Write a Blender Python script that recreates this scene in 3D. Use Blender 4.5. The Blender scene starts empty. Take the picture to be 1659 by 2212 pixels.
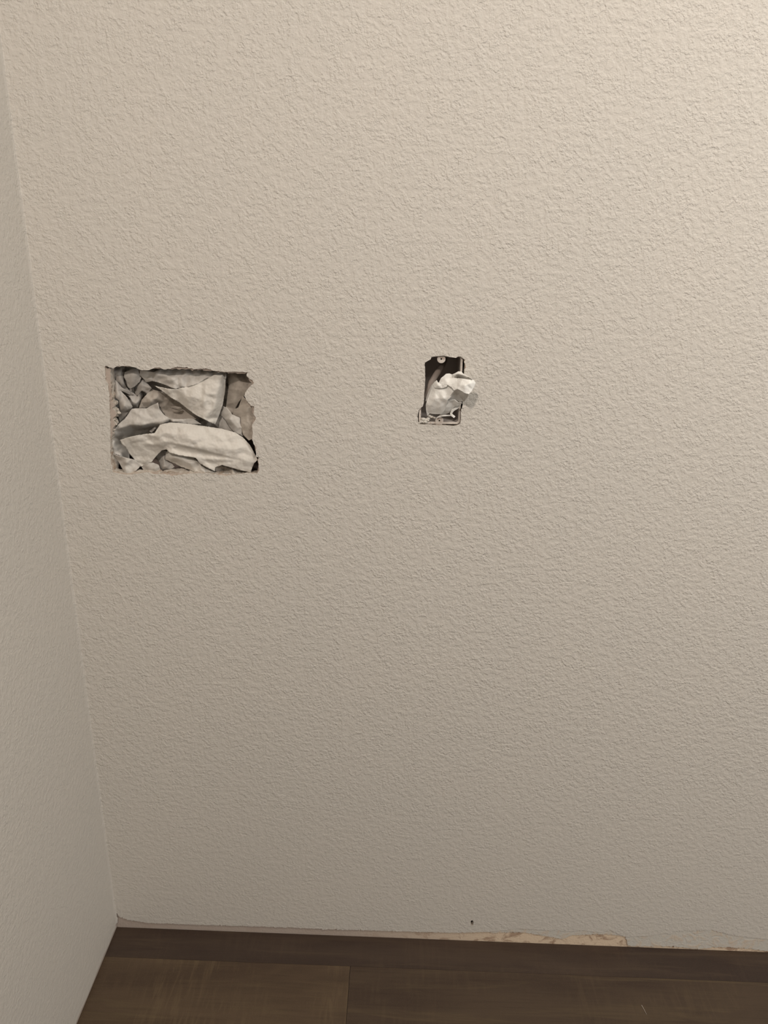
import bpy, bmesh, math, random
import numpy as np
from mathutils import Vector, noise, geometry

# ------------------------------------------------------------------ camera, light, exposure
SC = bpy.context.scene
COL = SC.collection
IMW, IMH, F = 1659.0, 2212.0, 1660.0
PITCH, YAW, ROLL = 0.352842652, -0.0186027226, 0.0225471538
CAM = np.array([0.477700604, -1.01716723, 1.17887350])
fwd = np.array([math.sin(YAW)*math.cos(PITCH), math.cos(YAW)*math.cos(PITCH), -math.sin(PITCH)])
rgt = np.cross(fwd, [0, 0, 1]); rgt /= np.linalg.norm(rgt)
upv = np.cross(rgt, fwd)
R_ = math.cos(ROLL)*rgt + math.sin(ROLL)*upv
U_ = -math.sin(ROLL)*rgt + math.cos(ROLL)*upv

cam_d = bpy.data.cameras.new('camera'); cam = bpy.data.objects.new('camera', cam_d); COL.objects.link(cam)
from mathutils import Matrix
M3 = Matrix(((R_[0], U_[0], -fwd[0]), (R_[1], U_[1], -fwd[1]), (R_[2], U_[2], -fwd[2])))
cam.matrix_world = Matrix.Translation(Vector(CAM)) @ M3.to_4x4()
cam_d.sensor_fit = 'VERTICAL'; cam_d.sensor_height = 24.0; cam_d.lens = 24.0*F/IMH
cam_d.clip_start = 0.02
SC.camera = cam

SC.view_settings.view_transform = 'Standard'; SC.view_settings.look = 'None'
SC.view_settings.gamma = 1.0; SC.view_settings.use_curve_mapping = False
SC.view_settings.exposure = 0.0

w = bpy.data.worlds.new('world'); SC.world = w; w.use_nodes = True
w.node_tree.nodes['Background'].inputs[0].default_value = (0.8, 0.85, 1, 1)
w.node_tree.nodes['Background'].inputs[1].default_value = 0.02

def area(name, loc, aim, size, power, color, spread=180):
    l = bpy.data.lights.new(name, 'AREA'); l.shape = 'DISK'; l.size = size; l.energy = power; l.color = color; l.spread = math.radians(spread)
    o = bpy.data.objects.new(name, l); COL.objects.link(o); o.location = loc
    o.rotation_euler = (Vector(aim)-Vector(loc)).to_track_quat('-Z', 'Y').to_euler()
    return o
area('ceiling_lamp_main', (1.40, -0.90, 2.36), (1.4, -0.6, 0), 0.40, 16.5, (1.0, 0.955, 0.88))
area('ceiling_lamp_hall', (0.10, -1.75, 2.36), (1.25, 0.0, 1.1), 0.11, 10, (1.0, 0.89, 0.79), 120)
area('ceiling_lamp_room', (2.2, -2.6, 2.36), (1.0, -0.6, 0.6), 0.5, 15, (1.0, 0.96, 0.89))
area('fill_light_right', (3.1, -1.6, 1.4), (0.0, -1.0, 1.0), 0.9, 18, (0.97, 0.985, 0.98))  # added fill light from the right to brighten the left wall; no window modelled

# ------------------------------------------------------------------ helpers
def ray(px, py):
    return (px-IMW/2)/F*R_ - (py-IMH/2)/F*U_ + fwd
def at_y(px, py, y=0.0):                       # point of the photo on the plane parallel to the back wall
    d = ray(px, py); return CAM + (y-CAM[1])/d[1]*d
H1 = lambda u, v: (200+u*400/1659, 760+v*400/1659)       # close-up of the large hole
H2 = lambda u, v: (860+u*240/1659, 730+v*240/1659)       # close-up of the box

def link(o, parent=None, **props):
    COL.objects.link(o)
    if parent: o.parent = parent
    for k, v in props.items(): o[k] = v
    return o
def mesh_obj(name, verts, faces, mats, parent=None, smooth=False, midx=None, **props):
    me = bpy.data.meshes.new(name); me.from_pydata([tuple(v) for v in verts], [], faces)
    for m in (mats if isinstance(mats, (list, tuple)) else [mats]): me.materials.append(m)
    if midx is not None:
        for p, i in zip(me.polygons, midx): p.material_index = i
    if smooth:
        for p in me.polygons: p.use_smooth = True
    me.update()
    return link(bpy.data.objects.new(name, me), parent, **props)
def empty(name, loc=(0, 0, 0), **props):
    o = bpy.data.objects.new(name, None); o.location = loc; o.empty_display_size = 0.02
    return link(o, None, **props)

def mat(name, color, rough=0.8, spec=0.3):
    m = bpy.data.materials.new(name); m.use_nodes = True
    b = m.node_tree.nodes['Principled BSDF']
    b.inputs['Base Color'].default_value = (*color, 1); b.inputs['Roughness'].default_value = rough
    b.inputs['Specular IOR Level'].default_value = spec
    return m, m.node_tree, b
def nd(t, typ, **kw):
    n = t.nodes.new(typ)
    for k, v in kw.items():
        if k[0] == '_': n.inputs[int(k[1:])].default_value = v
        else: setattr(n, k, v)
    return n
def noise_node(t, vec, scale, detail=3, rough=0.55, dist=0.0):
    n = t.nodes.new('ShaderNodeTexNoise'); n.inputs['Scale'].default_value = scale
    n.inputs['Detail'].default_value = detail; n.inputs['Roughness'].default_value = rough
    n.inputs['Distortion'].default_value = dist
    t.links.new(vec, n.inputs['Vector']); return n.outputs['Fac']
def maprange(t, val, a, b, c=0.0, d=1.0, smooth=True):
    n = t.nodes.new('ShaderNodeMapRange')
    if smooth: n.interpolation_type = 'SMOOTHSTEP'
    for i, x in enumerate((a, b, c, d)): n.inputs[i+1].default_value = x
    t.links.new(val, n.inputs[0]); return n.outputs[0]
def mth(t, op, a, b=None):
    n = t.nodes.new('ShaderNodeMath'); n.operation = op
    for i, x in enumerate((a, b)):
        if x is None: continue
        if isinstance(x, (int, float)): n.inputs[i].default_value = x
        else: t.links.new(x, n.inputs[i])
    return n.outputs[0]
def mix(t, fac, c1, c2):
    n = t.nodes.new('ShaderNodeMix'); n.data_type = 'RGBA'
    if isinstance(fac, (int, float)): n.inputs[0].default_value = fac
    else: t.links.new(fac, n.inputs[0])
    for i, c in ((6, c1), (7, c2)):
        if isinstance(c, tuple): n.inputs[i].default_value = (*c, 1)
        else: t.links.new(c, n.inputs[i])
    return n.outputs[2]
def bump(t, b, height, dist, strength=1.0):
    n = t.nodes.new('ShaderNodeBump'); n.inputs['Strength'].default_value = strength
    n.inputs['Distance'].default_value = dist
    t.links.new(height, n.inputs['Height']); t.links.new(n.outputs[0], b.inputs['Normal'])
def pos(t, scale=None):
    g = t.nodes.new('ShaderNodeNewGeometry').outputs['Position']
    if scale is None: return g
    m = t.nodes.new('ShaderNodeMapping'); m.inputs['Scale'].default_value = scale
    t.links.new(g, m.inputs['Vector']); return m.outputs[0]

# ------------------------------------------------------------------ materials
def paint_material(name, depth=0.00105, fine=1.0):
    m, t, b = mat(name, (0.60, 0.56, 0.50), 0.62, 0.25)
    p = pos(t)
    patch = maprange(t, noise_node(t, p, 40, 2), 0.38, 0.62)
    gate = maprange(t, noise_node(t, p, 70, 1), 0.35, 0.6)
    a = noise_node(t, p, 128, 1.5, 0.5, 0.15)
    pl = maprange(t, a, 0.40, 0.60)                       # flat topped blobs
    c = noise_node(t, p, 270, 1.5, 0.5, 0.1)
    pc = maprange(t, c, 0.42, 0.60)
    e = noise_node(t, p, 560, 2, 0.5, 0.1)
    pe = maprange(t, e, 0.40, 0.64)
    h = mth(t, 'MULTIPLY', pl, 0.37)
    h = mth(t, 'ADD', h, mth(t, 'MULTIPLY', mth(t, 'MULTIPLY', pc, 0.30), mth(t, 'ADD', mth(t, 'MULTIPLY', patch, -0.8), 1.0)))
    h = mth(t, 'ADD', h, mth(t, 'MULTIPLY', mth(t, 'MULTIPLY', pe, 0.17), mth(t, 'ADD', mth(t, 'MULTIPLY', gate, 0.75), 0.25)))
    sz = t.nodes.new('ShaderNodeSeparateXYZ'); t.links.new(p, sz.inputs[0])
    h = mth(t, 'MULTIPLY', h, maprange(t, sz.outputs[2], 0.0, 0.55, 0.5, 1.0))   # thinner coat near the floor
    bump(t, b, h, depth)
    tone = noise_node(t, p, 5, 3)
    t.links.new(mix(t, tone, (0.585, 0.553, 0.508), (0.61, 0.568, 0.515)), b.inputs['Base Color'])
    return m
M_PAINT = paint_material('textured_paint')
M_PAINT_L = paint_material('textured_paint_side', 0.0008)

def smooth_paint():
    m, t, b = mat('scraped_paint', (0.6, 0.56, 0.5), 0.7, 0.2)
    p = pos(t)
    n1 = noise_node(t, p, 60, 4, 0.6, 1.0); n2 = noise_node(t, p, 260, 3)
    t.links.new(mix(t, maprange(t, n1, 0.45, 0.7), (0.58, 0.55, 0.50), (0.60, 0.50, 0.40)), b.inputs['Base Color'])
    bump(t, b, mth(t, 'ADD', n1, mth(t, 'MULTIPLY', n2, 0.4)), 0.0012)
    return m
M_SCRAPED = smooth_paint()

def gypsum():
    m, t, b = mat('raw_drywall_core', (0.6, 0.52, 0.44), 0.9, 0.1)
    p = pos(t)
    n1 = noise_node(t, p, 90, 5, 0.65, 0.6); n2 = noise_node(t, p, 420, 3)
    c = mix(t, maprange(t, n1, 0.45, 0.68), (0.60, 0.545, 0.48), (0.38, 0.29, 0.22))
    t.links.new(c, b.inputs['Base Color'])
    bump(t, b, mth(t, 'ADD', n1, n2), 0.0015)
    return m
M_GYP = gypsum()

def bare_paper():                                        # bare board face along the floor, pinkish left, cream and stained right
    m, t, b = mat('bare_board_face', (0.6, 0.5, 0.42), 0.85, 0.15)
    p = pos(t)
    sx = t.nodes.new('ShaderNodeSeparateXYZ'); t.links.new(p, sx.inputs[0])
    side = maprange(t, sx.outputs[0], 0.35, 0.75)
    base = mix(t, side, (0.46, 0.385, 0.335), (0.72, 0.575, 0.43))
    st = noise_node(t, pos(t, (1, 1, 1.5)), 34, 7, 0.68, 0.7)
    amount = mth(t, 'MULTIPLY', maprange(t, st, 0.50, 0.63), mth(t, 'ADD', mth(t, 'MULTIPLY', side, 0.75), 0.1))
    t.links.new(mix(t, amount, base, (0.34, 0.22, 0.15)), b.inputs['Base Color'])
    bump(t, b, noise_node(t, p, 300, 4), 0.0006)
    return m
M_BARE = bare_paper()

def paper(name, c1, c2, amp=0.0004):
    m, t, b = mat(name, c1, 0.7, 0.2)
    p = pos(t)
    n1 = noise_node(t, p, 55, 4, 0.6, 0.5)
    n2 = noise_node(t, p, 260, 4, 0.6, 0.8); n3 = noise_node(t, p, 900, 2)
    t.links.new(mix(t, n1, c1, c2), b.inputs['Base Color'])
    bump(t, b, mth(t, 'ADD', n2, mth(t, 'MULTIPLY', n3, 0.25)), amp)
    return m
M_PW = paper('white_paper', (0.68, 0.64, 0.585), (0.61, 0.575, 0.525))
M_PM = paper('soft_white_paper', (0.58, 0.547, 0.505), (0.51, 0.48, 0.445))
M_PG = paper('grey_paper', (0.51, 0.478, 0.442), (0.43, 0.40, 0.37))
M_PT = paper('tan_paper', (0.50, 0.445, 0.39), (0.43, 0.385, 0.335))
M_PB = paper('bright_paper', (0.86, 0.84, 0.80), (0.80, 0.79, 0.76), 0.0003)

M_DARK, _, _ = mat('dark_wall_void', (0.34, 0.27, 0.24), 0.9, 0.1)
M_BOXIN, _t, _b = mat('box_inside', (0.42, 0.375, 0.345), 0.6, 0.3)
M_TAB, _t, _b = mat('oversprayed_metal', (0.62, 0.57, 0.52), 0.55, 0.3)
_p = pos(_t); bump(_t, _b, noise_node(_t, _p, 500, 3), 0.0004)
_t.links.new(mix(_t, maprange(_t, noise_node(_t, _p, 260, 4), 0.5, 0.7), (0.60, 0.55, 0.50), (0.42, 0.31, 0.25)), _b.inputs['Base Color'])
M_CABLE, _, _ = mat('cable_sheath', (0.26, 0.215, 0.185), 0.5, 0.3)

def wood(name, dark, mid, olive, saw, seed, warm=0.5):
    m, t, b = mat(name, dark, 0.42, 0.32)
    off = t.nodes.new('ShaderNodeMapping'); off.inputs['Location'].default_value = (seed*3.1, seed*1.7, 0)
    t.links.new(pos(t), off.inputs['Vector'])
    def st(s):
        q = t.nodes.new('ShaderNodeMapping'); q.inputs['Scale'].default_value = s
        t.links.new(off.outputs[0], q.inputs['Vector']); return q.outputs[0]
    broad = noise_node(t, st((3.0, 14, 1)), 1.0, 4, 0.55, 0.5)
    grain = noise_node(t, st((9, 260, 1)), 1.0, 5, 0.65, 0.3)
    streak = noise_node(t, st((4, 60, 1)), 1.0, 4, 0.6, 1.2)
    speck = noise_node(t, st((800, 1100, 1)), 1.0, 2, 0.6)
    sawn = noise_node(t, st((130, 14, 1)), 1.0, 3, 0.6, 0.5)
    sawmask = maprange(t, noise_node(t, st((7, 12, 1)), 1.0, 3), 0.40, 0.66)
    c = mix(t, maprange(t, broad, 0.32, 0.68), dark, mid)
    c = mix(t, mth(t, 'MULTIPLY', maprange(t, streak, 0.5, 0.75), 0.6), c, olive)
    c = mix(t, mth(t, 'MULTIPLY', maprange(t, grain, 0.48, 0.75), 0.35), c, tuple(x*0.55 for x in dark))
    c = mix(t, mth(t, 'MULTIPLY', mth(t, 'MULTIPLY', maprange(t, sawn, 0.45, 0.66), sawmask), saw), c, tuple(x*1.5 for x in olive))
    c = mix(t, mth(t, 'MULTIPLY', maprange(t, speck, 0.50, 0.72), 0.5), c, tuple(x*1.45 for x in mid))
    t.links.new(c, b.inputs['Base Color'])
    bump(t, b, mth(t, 'ADD', grain, speck), 0.00012)
    return m
M_WOOD = [wood('dark_walnut_laminate', (0.040, 0.026, 0.020), (0.060, 0.040, 0.028), (0.074, 0.050, 0.032), 0.12, 1),
          wood('sawn_oak_laminate', (0.060, 0.038, 0.024), (0.094, 0.063, 0.038), (0.106, 0.075, 0.041), 0.35, 2),
          wood('brown_oak_laminate', (0.046, 0.029, 0.020), (0.070, 0.047, 0.030), (0.096, 0.068, 0.037), 0.15, 5)]

# ------------------------------------------------------------------ slabs with ragged holes
def ragged(pts, step, amp, seed, freq=0.35):
    """pts: closed photo-pixel polygon -> finer polygon with a torn edge"""
    out = []; n = len(pts)
    for i in range(n):
        a, b = Vector(pts[i]), Vector(pts[(i+1) % n]); L = (b-a).length
        k = max(1, int(L/step)); nr = Vector((-(b-a).y, (b-a).x)).normalized() if L > 0 else Vector((0, 0))
        for j in range(k):
            p = a.lerp(b, j/k)
            q = noise.noise(Vector((p.x*freq, p.y*freq, seed)))+0.5*noise.noise(Vector((p.x*freq*2.3, p.y*freq*2.3, seed+9)))
            q *= 0.45+1.6*abs(noise.noise(Vector((p.x*0.045, p.y*0.045, seed+20))))
            out.append((p.x+nr.x*q*amp, p.y+nr.y*q*amp))
    return out
def slab(name, outer, holes, y0, y1, m_face, m_edge, parent=None, **props):
    """outer / holes: lists of (x, z) metres on the wall; slab from y0 (front) to y1"""
    cu = bpy.data.curves.new(name, 'CURVE'); cu.dimensions = '2D'; cu.fill_mode = 'BOTH'
    cu.extrude = (y1-y0)/2
    for poly in [outer]+holes:
        s = cu.splines.new('POLY'); s.points.add(len(poly)-1); s.use_cyclic_u = True
        for i, (x, z) in enumerate(poly): s.points[i].co = (x, z, 0, 1)
    tmp = bpy.data.objects.new('tmp', cu); COL.objects.link(tmp)
    dg = bpy.context.evaluated_depsgraph_get()
    me = bpy.data.meshes.new_from_object(tmp.evaluated_get(dg)); bpy.data.objects.remove(tmp)
    me.name = name; me.materials.clear(); me.materials.append(m_face); me.materials.append(m_edge)
    me.transform(Matrix(((1, 0, 0, 0), (0, 0, -1, (y0+y1)/2), (0, 1, 0, 0), (0, 0, 0, 1))))
    bm = bmesh.new(); bm.from_mesh(me); bmesh.ops.remove_doubles(bm, verts=bm.verts, dist=1e-6)
    bmesh.ops.recalc_face_normals(bm, faces=bm.faces); bm.to_mesh(me); bm.free()
    for p in me.polygons:
        p.use_smooth = False
        p.material_index = 0 if p.normal.y < -0.9 else 1
    return link(bpy.data.objects.new(name, me), parent, **props)
W = lambda pts, y=0.0: [tuple(at_y(px, py, y)[[0, 2]]) for px, py in pts]

big = [(108,135),(118,125),(150,140),(185,150),(215,130),(300,128),(380,138),(430,165),(500,165),(560,145),(600,140),(640,160),
 (690,150),(760,135),(850,140),(900,155),(1010,150),(1090,170),(1200,180),(1280,178),(1390,183),(1380,205),(1405,245),(1430,255),
 (1445,280),(1400,320),(1370,360),(1360,395),(1385,440),(1420,480),(1445,490),(1440,560),(1465,590),(1450,620),(1430,650),
 (1435,740),(1430,790),(1462,860),(1462,935),(1485,950),(1490,1010),(1492,1050),(1475,1095),(1440,1092),(1400,1085),(1330,1095),
 (1250,1105),(1180,1110),(1100,1095),(960,1085),(820,1095),(720,1110),(650,1095),(560,1095),(480,1080),(400,1090),(330,1100),
 (290,1098),(180,1080),(165,1000),(160,900),(158,780),(160,700),(155,560),(150,420),(140,300),(112,240)]
big_core = [(112,138),(300,132),(560,150),(900,158),(1200,185),(1385,190),(1400,250),(1430,285),(1365,365),(1380,440),(1430,500),
 (1445,600),(1425,740),(1455,860),(1478,960),(1484,1050),(1465,1088),(1200,1100),(960,1078),(820,1088),(650,1088),(480,1072),(330,1092),
 (195,1072),(176,1000),(168,900),(166,780),(180,700),(205,655),(178,600),(215,560),(205,535),(175,510),(192,475),(168,440),(178,395),(160,370),(166,300),(160,240),(163,160)]
small = [(497,285),(540,278),(590,268),(690,262),(760,283),(860,298),(890,278),(925,275),(950,295),(1000,328),(985,360),(1000,400),
 (1015,440),(990,470),(985,510),(992,560),(980,700),(972,900),(965,980),(955,1045),(940,1070),(938,1180),(932,1265),(910,1292),
 (860,1312),(820,1316),(700,1305),(560,1300),(440,1292),(350,1294),(300,1282),(293,1180),(306,1080),(330,1050),(370,1022),(385,960),
 (390,820),(402,700),(404,480),(396,405),(400,370),(440,345),(485,320)]
small_core = [(300,262),(700,250),(975,275),(985,360),(998,420),(985,520),(980,700),(968,980),(950,1200),(935,1290),(830,1322),(560,1310),(298,1290),(288,1180),(296,700)]
nail = [(1017,1989),(1021,1988),(1023,1992),(1022,1999),(1019,2000),(1017,1995)]
bottom = [(253,1974),(258,1980),(264,1983),(280,1988),(323,1994),(431,1998),(500,2000),(630,2004),(728,2008),(865,2012),(983,2015),
 (1060,2013),(1120,2006),(1150,2008),(1190,2010),(1240,2012),(1250,2010),(1300,2014),(1320,2009),(1335,2018),(1352,2024),(1400,2022),
 (1437,2016),(1450,2019),(1454,2012),(1490,2011),(1540,2010),(1575,2019),(1610,2024),(1659,2030)]
band_low = [(1060,2016),(1100,2014),(1135,2015),(1178,2022),(1215,2029),(1235,2021),(1290,2018),(1330,2020),(1350,2024),(1355,2034),(1357,2043),
 (1380,2045),(1437,2044),(1480,2047),(1500,2050),(1560,2046),(1610,2049),(1659,2055)]
XR, ZT = 3.2, 2.44
def wav(pts, step, amp, seed): return ragged(pts, step, amp, seed)[:]
def open_ragged(pts, step, amp, seed):
    r = ragged(pts, step, amp, seed); k = max(1, int((Vector(pts[-1])-Vector(pts[0])).length/step)); return r[:len(r)-k+1]
skin_low = W(open_ragged(bottom, 2.2, 2.4, 3))
S_T, C_T = 0.0024, 0.0165                                 # thickness of the textured coat, of the whole board
holes_skin = [W(ragged([H1(*q) for q in big], 2.0, 1.8, 1, 0.16)), W(ragged([H2(*q) for q in small], 1.5, 0.8, 2, 0.2)), W(nail)]
outer_skin = [(0, ZT)]+[(0, skin_low[0][1]+0.004)]+skin_low+[(XR, skin_low[-1][1]), (XR, ZT)]
wall_back = slab('wall_back', outer_skin, holes_skin, 0.0, S_T, M_PAINT, M_GYP, kind='structure')
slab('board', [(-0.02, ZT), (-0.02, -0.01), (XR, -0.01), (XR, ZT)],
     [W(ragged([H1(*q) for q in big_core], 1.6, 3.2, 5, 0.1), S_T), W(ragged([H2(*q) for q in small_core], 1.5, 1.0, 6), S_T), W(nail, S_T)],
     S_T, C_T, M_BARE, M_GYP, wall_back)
bl = W(open_ragged(band_low, 1.8, 3.2, 8), 0.0006)
slab('scraped_band', [(bl[0][0]-0.03, bl[0][1]+0.012)]+bl+[(XR, bl[-1][1]), (XR, bl[-1][1]+0.05), (bl[0][0], bl[0][1]+0.05)], [], 0.0009, S_T-0.0001, M_SCRAPED, M_GYP, wall_back)

def box_mesh(name, x0, x1, y0, y1, z0, z1, m, parent=None, **props):
    v = [(x, y, z) for x in (x0, x1) for y in (y0, y1) for z in (z0, z1)]
    f = [(0,1,3,2),(4,6,7,5),(0,4,5,1),(2,3,7,6),(0,2,6,4),(1,5,7,3)]
    return mesh_obj(name, v, f, m, parent, **props)

# left wall: coat hanging a few millimetres above the floor, wavy taped corner
YE = -0.60
def wall_left():
    vs, fs, mi = [], [], []
    ys = [YE]+[i*0.01 for i in range(-50, 0)]+[-0.0045]
    def zb(y): return 0.008+0.003*noise.noise(Vector((y*60, 3.3, 1)))+0.001*noise.noise(Vector((y*240, 3.3, 1)))
    for y in ys:
        vs += [(0, y, ZT), (0, y, zb(y)), (-0.0016, y, zb(y))]
    for i in range(len(ys)-1):
        a, b = 3*i, 3*i+3
        fs += [(a, a+1, b+1, b), (a+1, a+2, b+2, b+1)]; mi += [0, 1]
    # taped inside corner, a narrow wavy cove
    n = 700; base = len(vs); 
    for i in range(n+1):
        z = 0.012+(ZT-0.012)*i/n
        r = 0.0007+0.0008*noise.noise(Vector((z*50, 0, 7)))+0.0012*noise.noise(Vector((z*170, 0, 2)))+0.001*noise.noise(Vector((z*420, 0, 4)))
        r = max(0.0004, r)
        e = 0.0012*noise.noise(Vector((z*90, 5, 1)))
        vs += [(0.0, -0.0045, z), (0.0008, -min(0.0044, r)*0.6+e*0.2, z), (r*0.8, -0.0004, z), (r*1.6+0.001, 0.0002, z)]
    for i in range(n):
        for k in range(3):
            a = base+4*i+k; fs.append((a, a+4, a+5, a+1)); mi.append(0)
    return mesh_obj('wall_left', vs, fs, [M_PAINT_L, M_GYP], None, midx=mi, kind='structure')
wl = wall_left()
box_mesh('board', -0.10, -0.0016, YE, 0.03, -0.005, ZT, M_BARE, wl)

# rest of the room (out of view): gives the walls their real bounce light
def plain(name, v, m): return mesh_obj(name, v, [tuple(range(len(v)))], m, None, kind='structure')
M_PLAIN, _, _ = mat('plain_wall_paint', (0.58, 0.545, 0.49), 0.8, 0.1)
M_CEIL, _, _ = mat('ceiling_paint', (0.74, 0.72, 0.68), 0.9, 0.1)
YF, XL = -3.6, -1.6
plain('ceiling', [(XL, YF, ZT), (XR, YF, ZT), (XR, 0.2, ZT), (XL, 0.2, ZT)], M_CEIL)
plain('wall_right', [(XR, YF, -0.01), (XR, 0.2, -0.01), (XR, 0.2, ZT), (XR, YF, ZT)], M_PLAIN)
plain('wall_front', [(XL, YF, -0.01), (XR, YF, -0.01), (XR, YF, ZT), (XL, YF, ZT)], M_PLAIN)
plain('wall_hall_left', [(XL, YF, -0.01), (XL, 0.2, -0.01), (XL, 0.2, ZT), (XL, YF, ZT)], M_PLAIN)
plain('wall_hall_back', [(XL, -0.59, -0.01), (-0.10, -0.59, -0.01), (-0.10, -0.59, ZT), (XL, -0.59, ZT)], M_PLAIN)
plain('wall_behind', [(-0.02, 0.102, -0.01), (XR, 0.102, -0.01), (XR, 0.102, ZT), (-0.02, 0.102, ZT)], M_DARK)

# floor: laminate planks, the cut row against the wall, then the joint at x = 0.42
def floor():
    vs, fs, mi = [], [], []
    def q(x0, x1, y0, y1, k):
        b = len(vs); vs.extend([(x0, y0, 0), (x1, y0, 0), (x1, y1, 0), (x0, y1, 0)]); fs.append((b, b+1, b+2, b+3)); mi.append(k)
    g = 0.00015
    q(-0.0012, 3.2, -0.058+g, 0.0012, 0)
    q(-0.0012, 0.4195, -0.24+g, -0.058-g, 1); q(0.4205, 1.64, -0.24+g, -0.058-g, 2); q(1.6408, 3.2, -0.24+g, -0.058-g, 1)
    y = -0.24; r = random.Random(4)
    while y > YF:
        x = -1.6; y2 = max(YF, y-0.182)
        while x < 3.2:
            x2 = min(3.2, x+r.uniform(0.5, 1.2)); q(max(x, -0.0012 if y > -0.6 else -1.6), x2, y2+g, y-g, r.choice((0, 1, 2))) if x2 > 0.01 or y < -0.6 else None
            x = x2+0.0008
        y = y2
    # thin sub-layer below the joints
    q(-1.6, 3.2, YF, 0.2, 0)
    for i in range(len(vs)-4, len(vs)): vs[i] = (vs[i][0], vs[i][1], -0.0012)
    mesh_obj('floor', vs, fs, M_WOOD, None, midx=mi, kind='structure')
floor()

# ------------------------------------------------------------------ paper sheets
def sheet(name, H, outline, inner=(), folds=(), m=None, smooth=3, crumple=0.10, rag=0.8, seed=1, lam=(26, 60), parent=None, step=2.0, local=None, thick=0.00025, tex=0.5, **props):
    """outline / inner: (u, v, depth mm behind the wall face); folds: index pairs of creases kept sharp"""
    rnd = random.Random(seed)
    ctrl = [(*H(u, v), d) for u, v, d in list(outline)+list(inner)]
    n = len(outline)
    cv = [Vector(c[:2]) for c in ctrl]
    r = geometry.delaunay_2d_cdt(cv, [tuple(f) for f in folds], [list(range(n))], 1, 1e-5)
    tv, tf, ov = r[0], r[2], r[3]
    td = []
    for i, v in enumerate(tv):
        if ov[i]: td.append(ctrl[ov[i][0]][2])
        else:
            ds = sorted((((v-c).length_squared+1e-6), k) for k, c in enumerate(cv))[:2]
            td.append(sum(ctrl[k][2]/w_ for w_, k in ds)/sum(1/w_ for w_, k in ds))
    bnd = ragged([c[:2] for c in ctrl[:n]], step, rag, seed, 0.4)
    xs = [b[0] for b in bnd]; ys = [b[1] for b in bnd]
    pts = [Vector(b) for b in bnd]; nb = len(pts)
    BN = np.array(bnd)
    gy = min(ys); row = 0
    while gy < max(ys):
        gx = min(xs)+(row % 2)*step/2
        while gx < max(xs):
            p = (gx+rnd.uniform(-.15, .15)*step, gy+rnd.uniform(-.15, .15)*step)
            x_, y_ = p
            j = np.roll(BN, -1, 0)
            c_ = ((BN[:, 1] > y_) != (j[:, 1] > y_))
            with np.errstate(all='ignore'):
                xi = (j[:, 0]-BN[:, 0])*(y_-BN[:, 1])/(j[:, 1]-BN[:, 1])+BN[:, 0]
            if (np.sum(c_ & (x_ < xi)) % 2) and np.min((BN[:, 0]-x_)**2+(BN[:, 1]-y_)**2) > (0.45*step)**2: pts.append(Vector(p))
            gx += step
        gy += step*0.87; row += 1
    rr = geometry.delaunay_2d_cdt(pts, [], [list(range(nb))], 1, 1e-5)
    fv, ff = rr[0], rr[2]
    P = np.array([(v.x, v.y) for v in fv]); D = np.zeros(len(P)); best = np.full(len(P), -1e9)
    T = np.array([(v.x, v.y) for v in tv]); TD = np.array(td)
    for f in tf:
        a, b, c = T[f[0]], T[f[1]], T[f[2]]
        den = (b[1]-c[1])*(a[0]-c[0])+(c[0]-b[0])*(a[1]-c[1])
        if abs(den) < 1e-9: continue
        l1 = ((b[1]-c[1])*(P[:, 0]-c[0])+(c[0]-b[0])*(P[:, 1]-c[1]))/den
        l2 = ((c[1]-a[1])*(P[:, 0]-c[0])+(a[0]-c[0])*(P[:, 1]-c[1]))/den
        l3 = 1-l1-l2; mn = np.minimum(np.minimum(l1, l2), l3)
        s = mn > best; D[s] = (l1*TD[f[0]]+l2*TD[f[1]]+l3*TD[f[2]])[s]; best[s] = mn[s]
    D = np.clip(D, TD.min()-4, TD.max()+4)
    E = np.array([(f[i], f[(i+1) % 3]) for f in ff for i in range(3)]); E = np.vstack([E, E[:, ::-1]])
    cnt = np.maximum(1, np.bincount(E[:, 0], minlength=len(P)))
    for _ in range(smooth):
        D = 0.5*D+0.5*np.bincount(E[:, 0], weights=D[E[:, 1]], minlength=len(P))/cnt
    # straight creases of crumpled paper, plus a soft buckle
    for k in range(5):
        th = rnd.uniform(0, math.pi); L = rnd.uniform(*lam); ph = rnd.random()
        wv = np.array([noise.noise(Vector((p[0]*0.03, p[1]*0.03, seed+k*3.7))) for p in P])
        tt = ((P[:, 0]*math.cos(th)+P[:, 1]*math.sin(th))/L+ph+wv*0.9) % 1.0
        D += (np.abs(tt-0.5)-0.25)*L*crumple*0.62*(0.5+0.8*(wv+0.4))
    D += np.array([noise.noise(Vector((p[0]*0.22, p[1]*0.22, seed*1.3))) for p in P])*tex
    V = [at_y(p[0], p[1], d*0.001) for p, d in zip(P, D)]
    if local is not None:
        V = [v-np.array(local) for v in V]
    o = mesh_obj(name, V, [tuple(f) for f in ff], m or M_PW, parent, smooth=True, **props)
    md = o.modifiers.new('thickness', 'SOLIDIFY'); md.thickness = thick; md.offset = 0
    return o
G = 'crumpled packing paper stuffed in the large hole'
def hp(label, outline, inner=(), folds=(), **kw):
    return sheet('crumpled_paper', H1, outline, inner, folds, label=label, category='paper', group=G, **kw)

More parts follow.
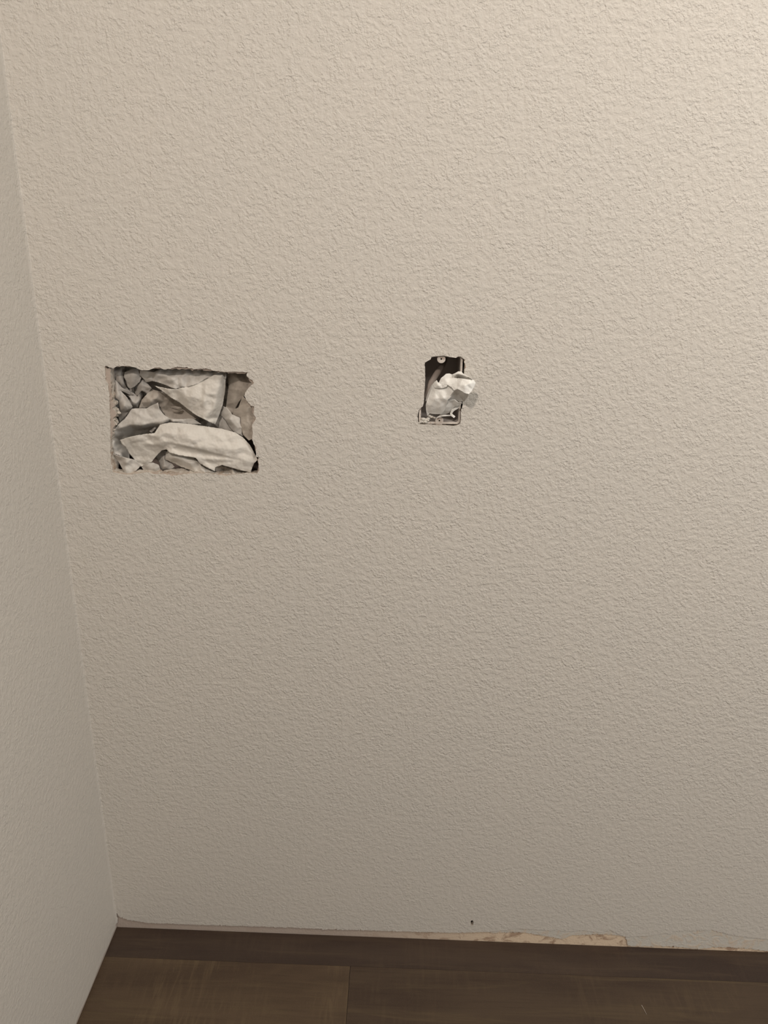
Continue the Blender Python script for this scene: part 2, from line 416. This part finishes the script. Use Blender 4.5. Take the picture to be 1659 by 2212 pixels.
# back filler sheets first
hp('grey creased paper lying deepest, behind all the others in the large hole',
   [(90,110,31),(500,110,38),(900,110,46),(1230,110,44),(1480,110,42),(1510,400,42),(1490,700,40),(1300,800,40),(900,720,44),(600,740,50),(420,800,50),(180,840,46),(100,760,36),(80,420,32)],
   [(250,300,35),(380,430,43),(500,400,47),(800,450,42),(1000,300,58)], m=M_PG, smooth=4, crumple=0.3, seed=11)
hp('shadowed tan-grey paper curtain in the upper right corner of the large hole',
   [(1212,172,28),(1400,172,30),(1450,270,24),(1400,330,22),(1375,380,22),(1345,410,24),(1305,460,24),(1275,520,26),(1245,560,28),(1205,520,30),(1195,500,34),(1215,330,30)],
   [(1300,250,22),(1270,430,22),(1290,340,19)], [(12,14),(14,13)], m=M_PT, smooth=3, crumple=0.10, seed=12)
hp('narrow grey paper in the top left corner of the large hole',
   [(150,150,20),(290,125,30),(285,200,26),(280,260,24),(300,310,26),(345,370,30),(270,345,28),(205,270,22),(172,235,18)],
   [(230,190,18),(250,270,20)], m=M_PG, smooth=2, crumple=0.2, seed=13)
hp('rounded grey paper lobe near the top left corner of the large hole',
   [(285,185,22),(330,160,22),(400,140,24),(430,170,26),(440,215,24),(425,265,22),(380,310,22),(335,332,24),(312,310,22),(300,260,18),(280,225,18)],
   [(360,210,14),(355,270,15),(400,200,16)], m=M_PG, smooth=5, crumple=0.06, seed=14)
hp('star-shaped grey scrap under the rounded lobe in the left part of the large hole',
   [(430,235,28),(480,270,26),(530,325,24),(510,352,26),(495,380,28),(440,348,26),(415,385,30),(385,400,34),(380,360,32),(395,310,28)],
   [(450,300,22)], m=M_PG, smooth=1, crumple=0.2, seed=15)
hp('pale folded paper strip running down the left side of the large hole',
   [(176,235,18),(215,262,17),(270,325,20),(330,355,24),(375,385,30),(345,392,30),(255,350,22),(310,410,18),(360,490,24),(330,540,26),(240,635,26),(230,540,24),(238,440,20),(205,410,16),(180,330,18)],
   [(290,480,13),(265,420,18),(222,350,12)], [(15,16),(16,17)], m=M_PG, smooth=1, crumple=0.14, seed=16)
hp('small shard of paper between the left strip and the star-shaped scrap',
   [(300,385,30),(350,350,34),(400,400,34),(440,350,36),(480,340,40),(440,420,38),(410,500,36),(360,500,32),(350,440,26),(325,400,26)],
   [(390,460,26)], m=M_PG, smooth=1, crumple=0.3, seed=17)
hp('warm grey ribbed paper recess under the triangular flap, centre left of the large hole',
   [(530,335,30),(620,360,30),(720,410,32),(800,470,32),(900,550,30),(960,600,26),(880,612,24),(700,612,30),(640,560,32),(590,470,34),(500,500,28),(415,505,26),(440,430,24),(490,375,24)],
   [(560,420,20),(740,540,40),(650,450,34),(830,560,34)], [(14,16),(16,15)], m=M_PT, smooth=3, crumple=0.16, seed=18)
hp('thin sliver of paper inside the shaded recess of the large hole',
   [(688,495,26),(740,487,25),(790,495,26),(806,510,27),(780,525,27),(730,515,27)], m=M_PT, smooth=1, crumple=0.1, seed=19)
hp('long rolled paper along the top edge of the large hole, above the triangular flap',
   [(425,165,22),(470,168,22),(545,182,20),(620,150,24),(740,140,26),(900,145,26),(1050,155,24),(1150,165,22),(1200,190,20),(1195,240,17),(1090,225,13),(1030,240,12),(945,285,10),(870,308,10),(800,322,10),(735,332,11),(660,300,14),(590,275,18),(535,262,20),(480,275,22),(450,235,20),(420,210,22)],
   [(560,200,13),(700,225,11),(850,210,17),(1000,190,18),(740,275,8),(620,190,17),(950,230,12)], [(22,23),(23,25)], m=M_PM, smooth=3, crumple=0.22, seed=20)
hp('warm tan creased paper against the right edge of the large hole',
   [(1345,395,14),(1380,430,10),(1420,480,8),(1460,560,9),(1450,680,8),(1435,780,9),(1400,795,8),(1350,745,10),(1330,680,11),(1325,590,12),(1250,560,20),(1265,515,20),(1305,500,18)],
   [(1375,520,6),(1395,650,5),(1340,470,16),(1300,550,16)], [(13,14)], m=M_PT, smooth=2, crumple=0.12, seed=21)
hp('pale diagonal paper strip between the triangular flap and the tan right-hand sheet',
   [(1165,485,29),(1205,500,22),(1250,560,15),(1320,590,13),(1335,680,12),(1345,755,12),(1270,725,13),(1215,660,20),(1180,600,26),(1140,560,31)],
   [(1230,600,9),(1290,680,9)], [(10,11)], m=M_PM, smooth=2, crumple=0.12, seed=22)
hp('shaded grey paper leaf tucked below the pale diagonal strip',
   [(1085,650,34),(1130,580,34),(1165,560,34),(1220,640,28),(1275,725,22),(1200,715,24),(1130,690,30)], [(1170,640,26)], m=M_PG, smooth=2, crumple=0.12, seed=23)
hp('large bright triangular paper flap hanging point-down in the upper middle of the large hole',
   [(552,302,16),(600,315,13),(680,330,11),(745,336,10),(840,312,10),(940,288,9),(1030,240,9),(1090,205,10),(1165,205,12),(1192,245,19),(1188,350,25),(1165,480,26),(1125,590,24),(1098,652,19),(1060,635,8),(1005,607,3),(930,570,8),(860,520,11),(780,455,14),(700,410,15),(630,355,16)],
   [(860,400,4),(1000,430,2),(1080,330,4),(1110,420,6),(1095,500,6),(1140,260,8)], [(15,25),(25,24),(24,26)], m=M_PW, smooth=4, crumple=0.10, seed=24)
hp('curled paper scroll sweeping round the lower left of the large hole, open to the right',
   [(240,640,13),(290,600,14),(350,512,18),(400,505,18),(480,508,15),(530,480,12),(587,455,10),(600,515,11),(640,565,13),(695,600,14),(780,604,14),(900,598,16),(975,648,16),(880,650,18),(800,640,18),(700,650,30),(600,700,40),(540,740,42),(400,760,42),(330,830,42),(330,960,42),(300,965,30),(255,935,14),(215,920,12),(163,903,11),(155,840,9),(158,765,10),(190,700,11)],
   [(330,655,7),(430,662,7),(530,640,8),(620,634,8),(720,628,10),(450,580,9),(400,700,34),(520,690,34),(280,720,24),(240,790,32),(262,860,28),(195,800,8),(190,860,8)],
   [(0,26),(26,27),(27,28),(28,29),(29,30)], m=M_PM, smooth=3, crumple=0.11, seed=25)
hp('pale pointed paper tongue at the bottom left corner of the large hole',
   [(160,895,10),(215,925,8),(290,945,7),(370,965,9),(400,985,12),(435,1018,14),(395,1060,12),(340,1105,8),(292,1100,6),(265,1045,10),(235,990,14),(195,940,14)],
   [(300,1000,2),(340,960,4)], [(12,13)], m=M_PM, smooth=2, crumple=0.14, seed=26)
hp('grey paper wedge behind the bottom left tongue in the large hole',
   [(170,930,15),(240,970,20),(230,1040,18),(200,1050,14),(176,1040,13)], m=M_PG, smooth=1, crumple=0.2, seed=27)
hp('small looped twist of grey paper above the broad front sheet, left of centre',
   [(520,690,30),(560,655,27),(605,640,26),(590,690,28),(560,722,30),(525,728,26),(512,712,22)], [(555,690,20)], m=M_PG, smooth=1, crumple=0.3, seed=28)
hp('rolled white paper peeking out beneath the lower edge of the broad front sheet',
   [(655,905,22),(672,885,20),(700,890,14),(900,935,12),(960,1000,12),(1010,1035,12),(1080,1075,10),(1040,1090,9),(930,1082,10),(860,1055,13),(780,1025,15),(700,985,18),(650,965,22)],
   [(760,950,7),(880,1000,6),(690,950,12),(980,1055,5)], m=M_PW, smooth=4, crumple=0.12, seed=29)
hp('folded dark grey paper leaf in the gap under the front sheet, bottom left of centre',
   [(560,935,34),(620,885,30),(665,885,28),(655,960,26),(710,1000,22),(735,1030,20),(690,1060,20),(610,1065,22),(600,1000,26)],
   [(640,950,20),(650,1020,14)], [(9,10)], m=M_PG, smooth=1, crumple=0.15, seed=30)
hp('small rounded grey wad on the large hole\'s bottom edge, left of the dark leaf',
   [(440,1035,16),(470,1000,17),(540,992,17),(590,1010,17),(608,1050,16),(600,1085,14),(520,1095,12),(470,1080,12)],
   [(500,1035,9),(560,1045,9)], m=M_PG, smooth=3, crumple=0.2, seed=31)
hp('fuzzy brownish paper shred lying along the bottom edge of the large hole',
   [(610,1075,14),(700,1050,18),(800,1040,22),(900,1060,20),(980,1080,14),(900,1100,10),(780,1110,8),(690,1115,8)], [(780,1080,13)], m=M_PT, smooth=1, crumple=0.4, rag=2.0, seed=32)
hp('torn dark paper scraps at the bottom right of the large hole',
   [(1090,1035,14),(1150,1020,16),(1220,1035,16),(1330,1065,16),(1400,1082,12),(1300,1108,8),(1200,1115,7),(1120,1100,8)],
   [(1180,1065,18),(1260,1085,9)], m=M_PT, smooth=1, crumple=0.4, rag=1.6, seed=33)
hp('broad bright front sheet lying across the lower half of the large hole',
   [(245,790,7),(320,765,5),(400,748,4),(480,735,5),(555,728,6),(580,690,11),(605,650,13),(700,632,13),(860,645,12),(1000,665,12),(1160,690,10),(1275,722,10),(1345,765,9),(1410,835,8),(1455,920,6),(1482,968,4),(1450,995,5),(1432,1030,7),(1417,1082,8),(1300,1055,4),(1230,1035,3),(1160,1015,2),(1130,1025,3),(1098,1035,4),(1095,1070,4),(1040,1045,2),(960,1000,2),(925,950,0),(885,943,-1),(780,928,0),(692,905,2),(662,874,6),(620,884,11),(575,928,15),(525,992,17),(480,1010,17),(435,1030,17),(400,1012,16),(365,955,15),(325,905,13),(295,850,10),(265,830,8)],
   [(590,760,2),(590,830,3),(640,720,3),(850,740,-2),(850,850,-3),(1050,820,-2),(1250,880,-1),(1380,980,1),(430,820,9),(420,900,13),(375,800,5),(500,800,9),(470,930,15),(1150,930,2),(1100,990,4)],
   [(6,41),(41,42),(42,31),(2,49),(49,50)], m=M_PW, smooth=3, crumple=0.10, seed=34)

# ------------------------------------------------------------------ electrical box
bc = at_y(*H2(632, 776), 0.0035)
TILT = math.radians(-0.9)
ebox = empty('electrical_box', tuple(bc), label='single-gang electrical box with screw tabs set in the small wall opening', category='electrical box')
ebox.rotation_euler = (0, TILT, 0)
def rrect(w_, h_, r, n=5):
    out = []
    for cx_, cz_, a0 in ((w_/2-r, h_/2-r, 0), (-w_/2+r, h_/2-r, 90), (-w_/2+r, -h_/2+r, 180), (w_/2-r, -h_/2+r, 270)):
        for i in range(n+1):
            a = math.radians(a0+90*i/n); out.append((cx_+r*math.cos(a), cz_+r*math.sin(a)))
    return out
BW, BH = 0.0565, 0.0935
def shell():
    rings = [(BW, BH, 0.005, 0.062), (BW, BH, 0.005, 0.0006), (BW-0.0008, BH-0.0008, 0.0048, 0.0), (BW-0.0052, BH-0.0052, 0.0032, 0.0), (BW-0.006, BH-0.006, 0.003, 0.0006), (BW-0.006, BH-0.006, 0.003, 0.012), (BW-0.007, BH-0.007, 0.003, 0.060)]
    vs, fs, mi = [], [], []
    for a, b, r, y in rings: vs += [(x, y, z) for x, z in rrect(a, b, r)]
    n = 24
    for k in range(len(rings)-1):
        for i in range(n):
            j = (i+1) % n; fs.append((k*n+i, k*n+j, (k+1)*n+j, (k+1)*n+i)); mi.append(0 if k in (0, 1, 2, 3) else 1)
    fs.append(tuple((len(rings)-1)*n+i for i in range(n))); mi.append(1)
    fs.append(tuple(reversed(range(n)))); mi.append(1)
    return mesh_obj('shell', vs, fs, [M_TAB, M_BOXIN], ebox, midx=mi)
shell()
def tab(cx_, cz_, s):
    n, r, rh, th = 28, 0.0056, 0.00115, 0.0014
    vs, fs = [], []
    def prof(rad): return [(cx_+rad*math.cos(2*math.pi*i/n), cz_+rad*math.sin(2*math.pi*i/n)) for i in range(n)]
    lay = [(prof(r), 0.0004+th), (prof(r), 0.0004), (prof(r-0.0004), -0.0001), (prof(rh+0.0003), -0.0001), (prof(rh), 0.0002), (prof(rh), 0.012)]
    for p_, y in lay: vs += [(x, y, z) for x, z in p_]
    for k in range(len(lay)-1):
        for i in range(n):
            j = (i+1) % n; fs.append((k*n+i, k*n+j, (k+1)*n+j, (k+1)*n+i))
    b = len(vs)                                            # boss behind the tab running to the rim
    z1 = cz_+s*0.0058
    for y in (0.0006, 0.012):
        vs += [(cx_-0.004, y, cz_+s*0.002), (cx_+0.004, y, cz_+s*0.002), (cx_+0.004, y, z1), (cx_-0.004, y, z1)]
    fs += [(b, b+1, b+2, b+3), (b+4, b+5, b+6, b+7), (b, b+1, b+5, b+4), (b+1, b+2, b+6, b+5), (b+2, b+3, b+7, b+6), (b+3, b, b+4, b+7)]
    return mesh_obj('screw_tab', vs, fs, M_TAB, ebox)
def to_box(u, v):
    p = at_y(*H2(u, v), 0.0035)-bc; c, s = math.cos(TILT), math.sin(TILT)
    return (p[0]*c-p[2]*s, p[0]*s+p[2]*c)
tab(*to_box(645, 316), 1); tab(*to_box(616, 1238), -1)

# cable crossing the inside of the box
def tube(name, path, rad, m, parent=None, n=12, flat=1.0, **props):
    vs, fs = [], []; P = [Vector(p) for p in path]
    for k, p in enumerate(P):
        t = (P[min(k+1, len(P)-1)]-P[max(k-1, 0)]).normalized()
        a = t.cross(Vector((0, 1, 0))).normalized(); b = t.cross(a).normalized()
        r = rad[k] if isinstance(rad, (list, tuple)) else rad
        vs += [tuple(p+a*r*math.cos(2*math.pi*i/n)+b*r*flat*math.sin(2*math.pi*i/n)) for i in range(n)]
    for k in range(len(P)-1):
        for i in range(n):
            j = (i+1) % n; fs.append((k*n+i, k*n+j, (k+1)*n+j, (k+1)*n+i))
    fs += [tuple(range(n)), tuple(reversed(range((len(P)-1)*n, len(P)*n)))]
    return mesh_obj(name, vs, fs, m, parent, smooth=True, **props)
cp = [(430, 900, 20), (450, 800, 20), (500, 660, 22), (560, 560, 26), (620, 470, 32), (665, 390, 42), (690, 330, 52), (695, 300, 59)]
tube('electrical_cable', [at_y(*H2(u, v), d*0.001) for u, v, d in cp], 0.0042, M_CABLE, flat=0.55,
     label='dull brown cable sheath crossing the inside of the small electrical box', category='cable')

# plaster crumbs on the lower rim of the box
def lump(name, H, spots, m, parent=None, **props):
    bm = bmesh.new()
    for i, (u, v, d, r) in enumerate(spots):
        c = at_y(*H(u, v), d*0.001)
        q = bmesh.ops.create_icosphere(bm, subdivisions=3, radius=r*0.001)
        for x in q['verts']:
            s = 1+0.5*noise.noise(Vector(x.co)*900+Vector((i*3, 0, 0)))+0.3*noise.noise(Vector(x.co)*2500+Vector((i, 4, 0)))
            x.co = Vector((x.co.x*1.25, x.co.y*0.8, x.co.z*0.8))*s+Vector(c)
    me = bpy.data.meshes.new(name); bm.to_mesh(me); bm.free(); me.materials.append(m)
    for p in me.polygons: p.use_smooth = True
    return link(bpy.data.objects.new(name, me), parent, **props)
_r = random.Random(8)
lump('crumbled_core', H1, [(u+_r.uniform(-6, 8)+(16 if u < 260 and v < 760 else 0), v+_r.uniform(-10, 10), d, r) for u, v, d, r in
     [(168,430,5,1.6),(185,455,7,1.8),(178,480,9,1.3),(200,520,6,1.5),(216,548,6,2.2),(200,572,9,1.6),(180,600,5,1.9),(205,625,8,1.5),(198,655,6,1.7),
      (178,690,6,1.6),(172,735,4,1.2),(166,390,4,1.2),(160,330,4,1.0),(190,1060,6,1.7),(215,1075,8,1.9),(250,1082,7,1.4),(640,1095,4,1.3),(690,1100,6,1.6),
      (760,1098,5,1.4),(830,1092,4,1.3),(1180,1102,3,1.3),(1220,1098,3,1.1),(1290,1100,4,1.0),(1440,330,4,1.1),(1452,590,3,1.3),(1455,610,4,1.0)]],
     M_GYP, wall_back)
lump('plaster_crumbs', H2, [(375,1215,3,2.6),(420,1230,3,2.8),(345,1250,2,2.4),(400,1255,2,2.6),(450,1205,4,2.0),(470,1165,4,1.6),(500,1180,4,1.9),(540,1190,4,1.5),(360,1205,4,1.6),(320,1268,1.5,1.5)],
     M_SCRAPED, label='crumbs of plaster caught on the lower left rim of the electrical box', category='plaster')

# ------------------------------------------------------------------ wad of paper in the box
wad = empty('paper_wad', tuple(at_y(*H2(700, 900), 0.0)), label='small bright wad of folded paper poking out of the electrical box', category='paper')
loc = tuple(wad.location)
def wp(name, outline, inner=(), folds=(), label=None, **kw):
    kw.setdefault('m', M_PB); kw.setdefault('step', 1.3); kw.setdefault('rag', 0.25); kw.setdefault('lam', (14, 34)); kw.setdefault('tex', 0.15)
    o = sheet(name, H2, outline, inner, folds, parent=wad, local=loc, **kw)
    if label: o['label'] = label
    return o
wp('back_fold', [(500,700,8),(535,690,4),(525,760,2),(470,890,2),(440,940,4),(408,945,10),(425,870,12),(462,775,12)], [], seed=41, crumple=0.05, smooth=2)
wp('front_face', [(515,700,4),(540,745,-2),(600,752,-5),(700,742,-8),(760,700,-10),(800,715,-12),(832,780,-14),(790,880,-16),(740,930,-14),(715,1010,-9),(695,1085,-4),(645,1138,0),(540,1138,2),(470,1128,4),(436,1172,6),(418,1090,4),(412,1000,3),(440,905,2),(480,800,2)],
   [(560,900,-8),(600,1030,-6),(680,900,-13),(500,1000,-4),(640,1070,-5)], seed=42, crumple=0.09, smooth=4)
wp('folded_cuff', [(513,692,3),(545,655,0),(578,630,-2),(592,660,-5),(640,685,-8),(740,708,-12),(720,735,-12),(660,752,-9),(600,755,-7),(545,746,-4)], [(600,710,-10)], seed=43, crumple=0.05, smooth=3)
wp('top_fold', [(605,672,-2),(640,600,0),(690,560,2),(715,535,3),(765,530,2),(810,548,-2),(835,590,-8),(900,610,-14),(860,690,-18),(745,706,-13),(640,686,-8)], [(700,620,-8),(780,600,-6)], seed=44, crumple=0.10, smooth=3)
wp('rolled_edge', [(800,548,-8),(855,525,-10),(895,500,-10),(940,500,-12),(970,530,-16),(1050,580,-26),(1128,624,-33),(1060,622,-16),(960,606,-6),(880,618,-2),(806,600,-6)], [(860,548,-12),(900,538,-14),(960,556,-18),(1030,590,-25),(890,575,0),(960,590,-4)], [(11,12),(12,13),(13,14),(15,16)], seed=45, crumple=0.03, smooth=1)
wp('bright_flap', [(742,705,-13),(800,690,-15),(880,655,-19),(890,600,-17),(960,606,-24),(1060,622,-28),(1130,628,-28),(1157,670,-27),(1148,705,-27),(1112,772,-29),(1085,815,-31),(1050,838,-33),(1000,828,-33),(942,790,-31),(885,764,-28),(835,785,-24),(800,740,-18)],
   [(1000,700,-33),(920,700,-28),(1070,680,-33)], [(17,18),(18,19)], seed=46, crumple=0.05, smooth=3)
wp('under_face', [(832,783,-22),(885,762,-26),(942,788,-28),(1002,828,-31),(1060,836,-31),(1030,900,-16),(990,946,-9),(935,958,-6),(845,920,-6),(730,935,-8),(760,890,-13)], [(900,850,-14)], seed=47, crumple=0.08, smooth=2)
wp('lower_fold', [(722,935,-11),(845,916,-12),(900,958,-13),(965,968,-13),(900,1012,-8),(842,1030,-5),(790,1085,0),(760,1120,3),(700,1140,4),(600,1172,5),(640,1130,0),(690,1080,-4)], [(800,980,-7)], seed=48, crumple=0.1, smooth=2)
wp('torn_strip', [(945,990,-6),(900,1050,-4),(830,1095,-3),(805,1130,-3),(855,1172,-6),(835,1198,-6),(780,1158,-3),(775,1125,-1),(800,1060,-2),(850,1030,-3)], [], seed=49, crumple=0.04, smooth=2)
wp('bottom_hem', [(560,1200,2),(600,1168,0),(700,1145,0),(790,1150,0),(780,1168,0),(640,1172,-2),(590,1195,0)], [], seed=50, crumple=0.04, smooth=1)

# pale scratch-like thread on the floor
def on_floor(px, py, z=0.0):
    d = ray(px, py); return CAM + (z-CAM[2])/d[2]*d
tube('thread', [on_floor(1386, 2171, 0.0005), on_floor(1391, 2180, 0.0006), on_floor(1397, 2192, 0.0005)], 0.00032, M_PT, n=6,
     label='short pale thread lying on the dark plank floor', category='thread')
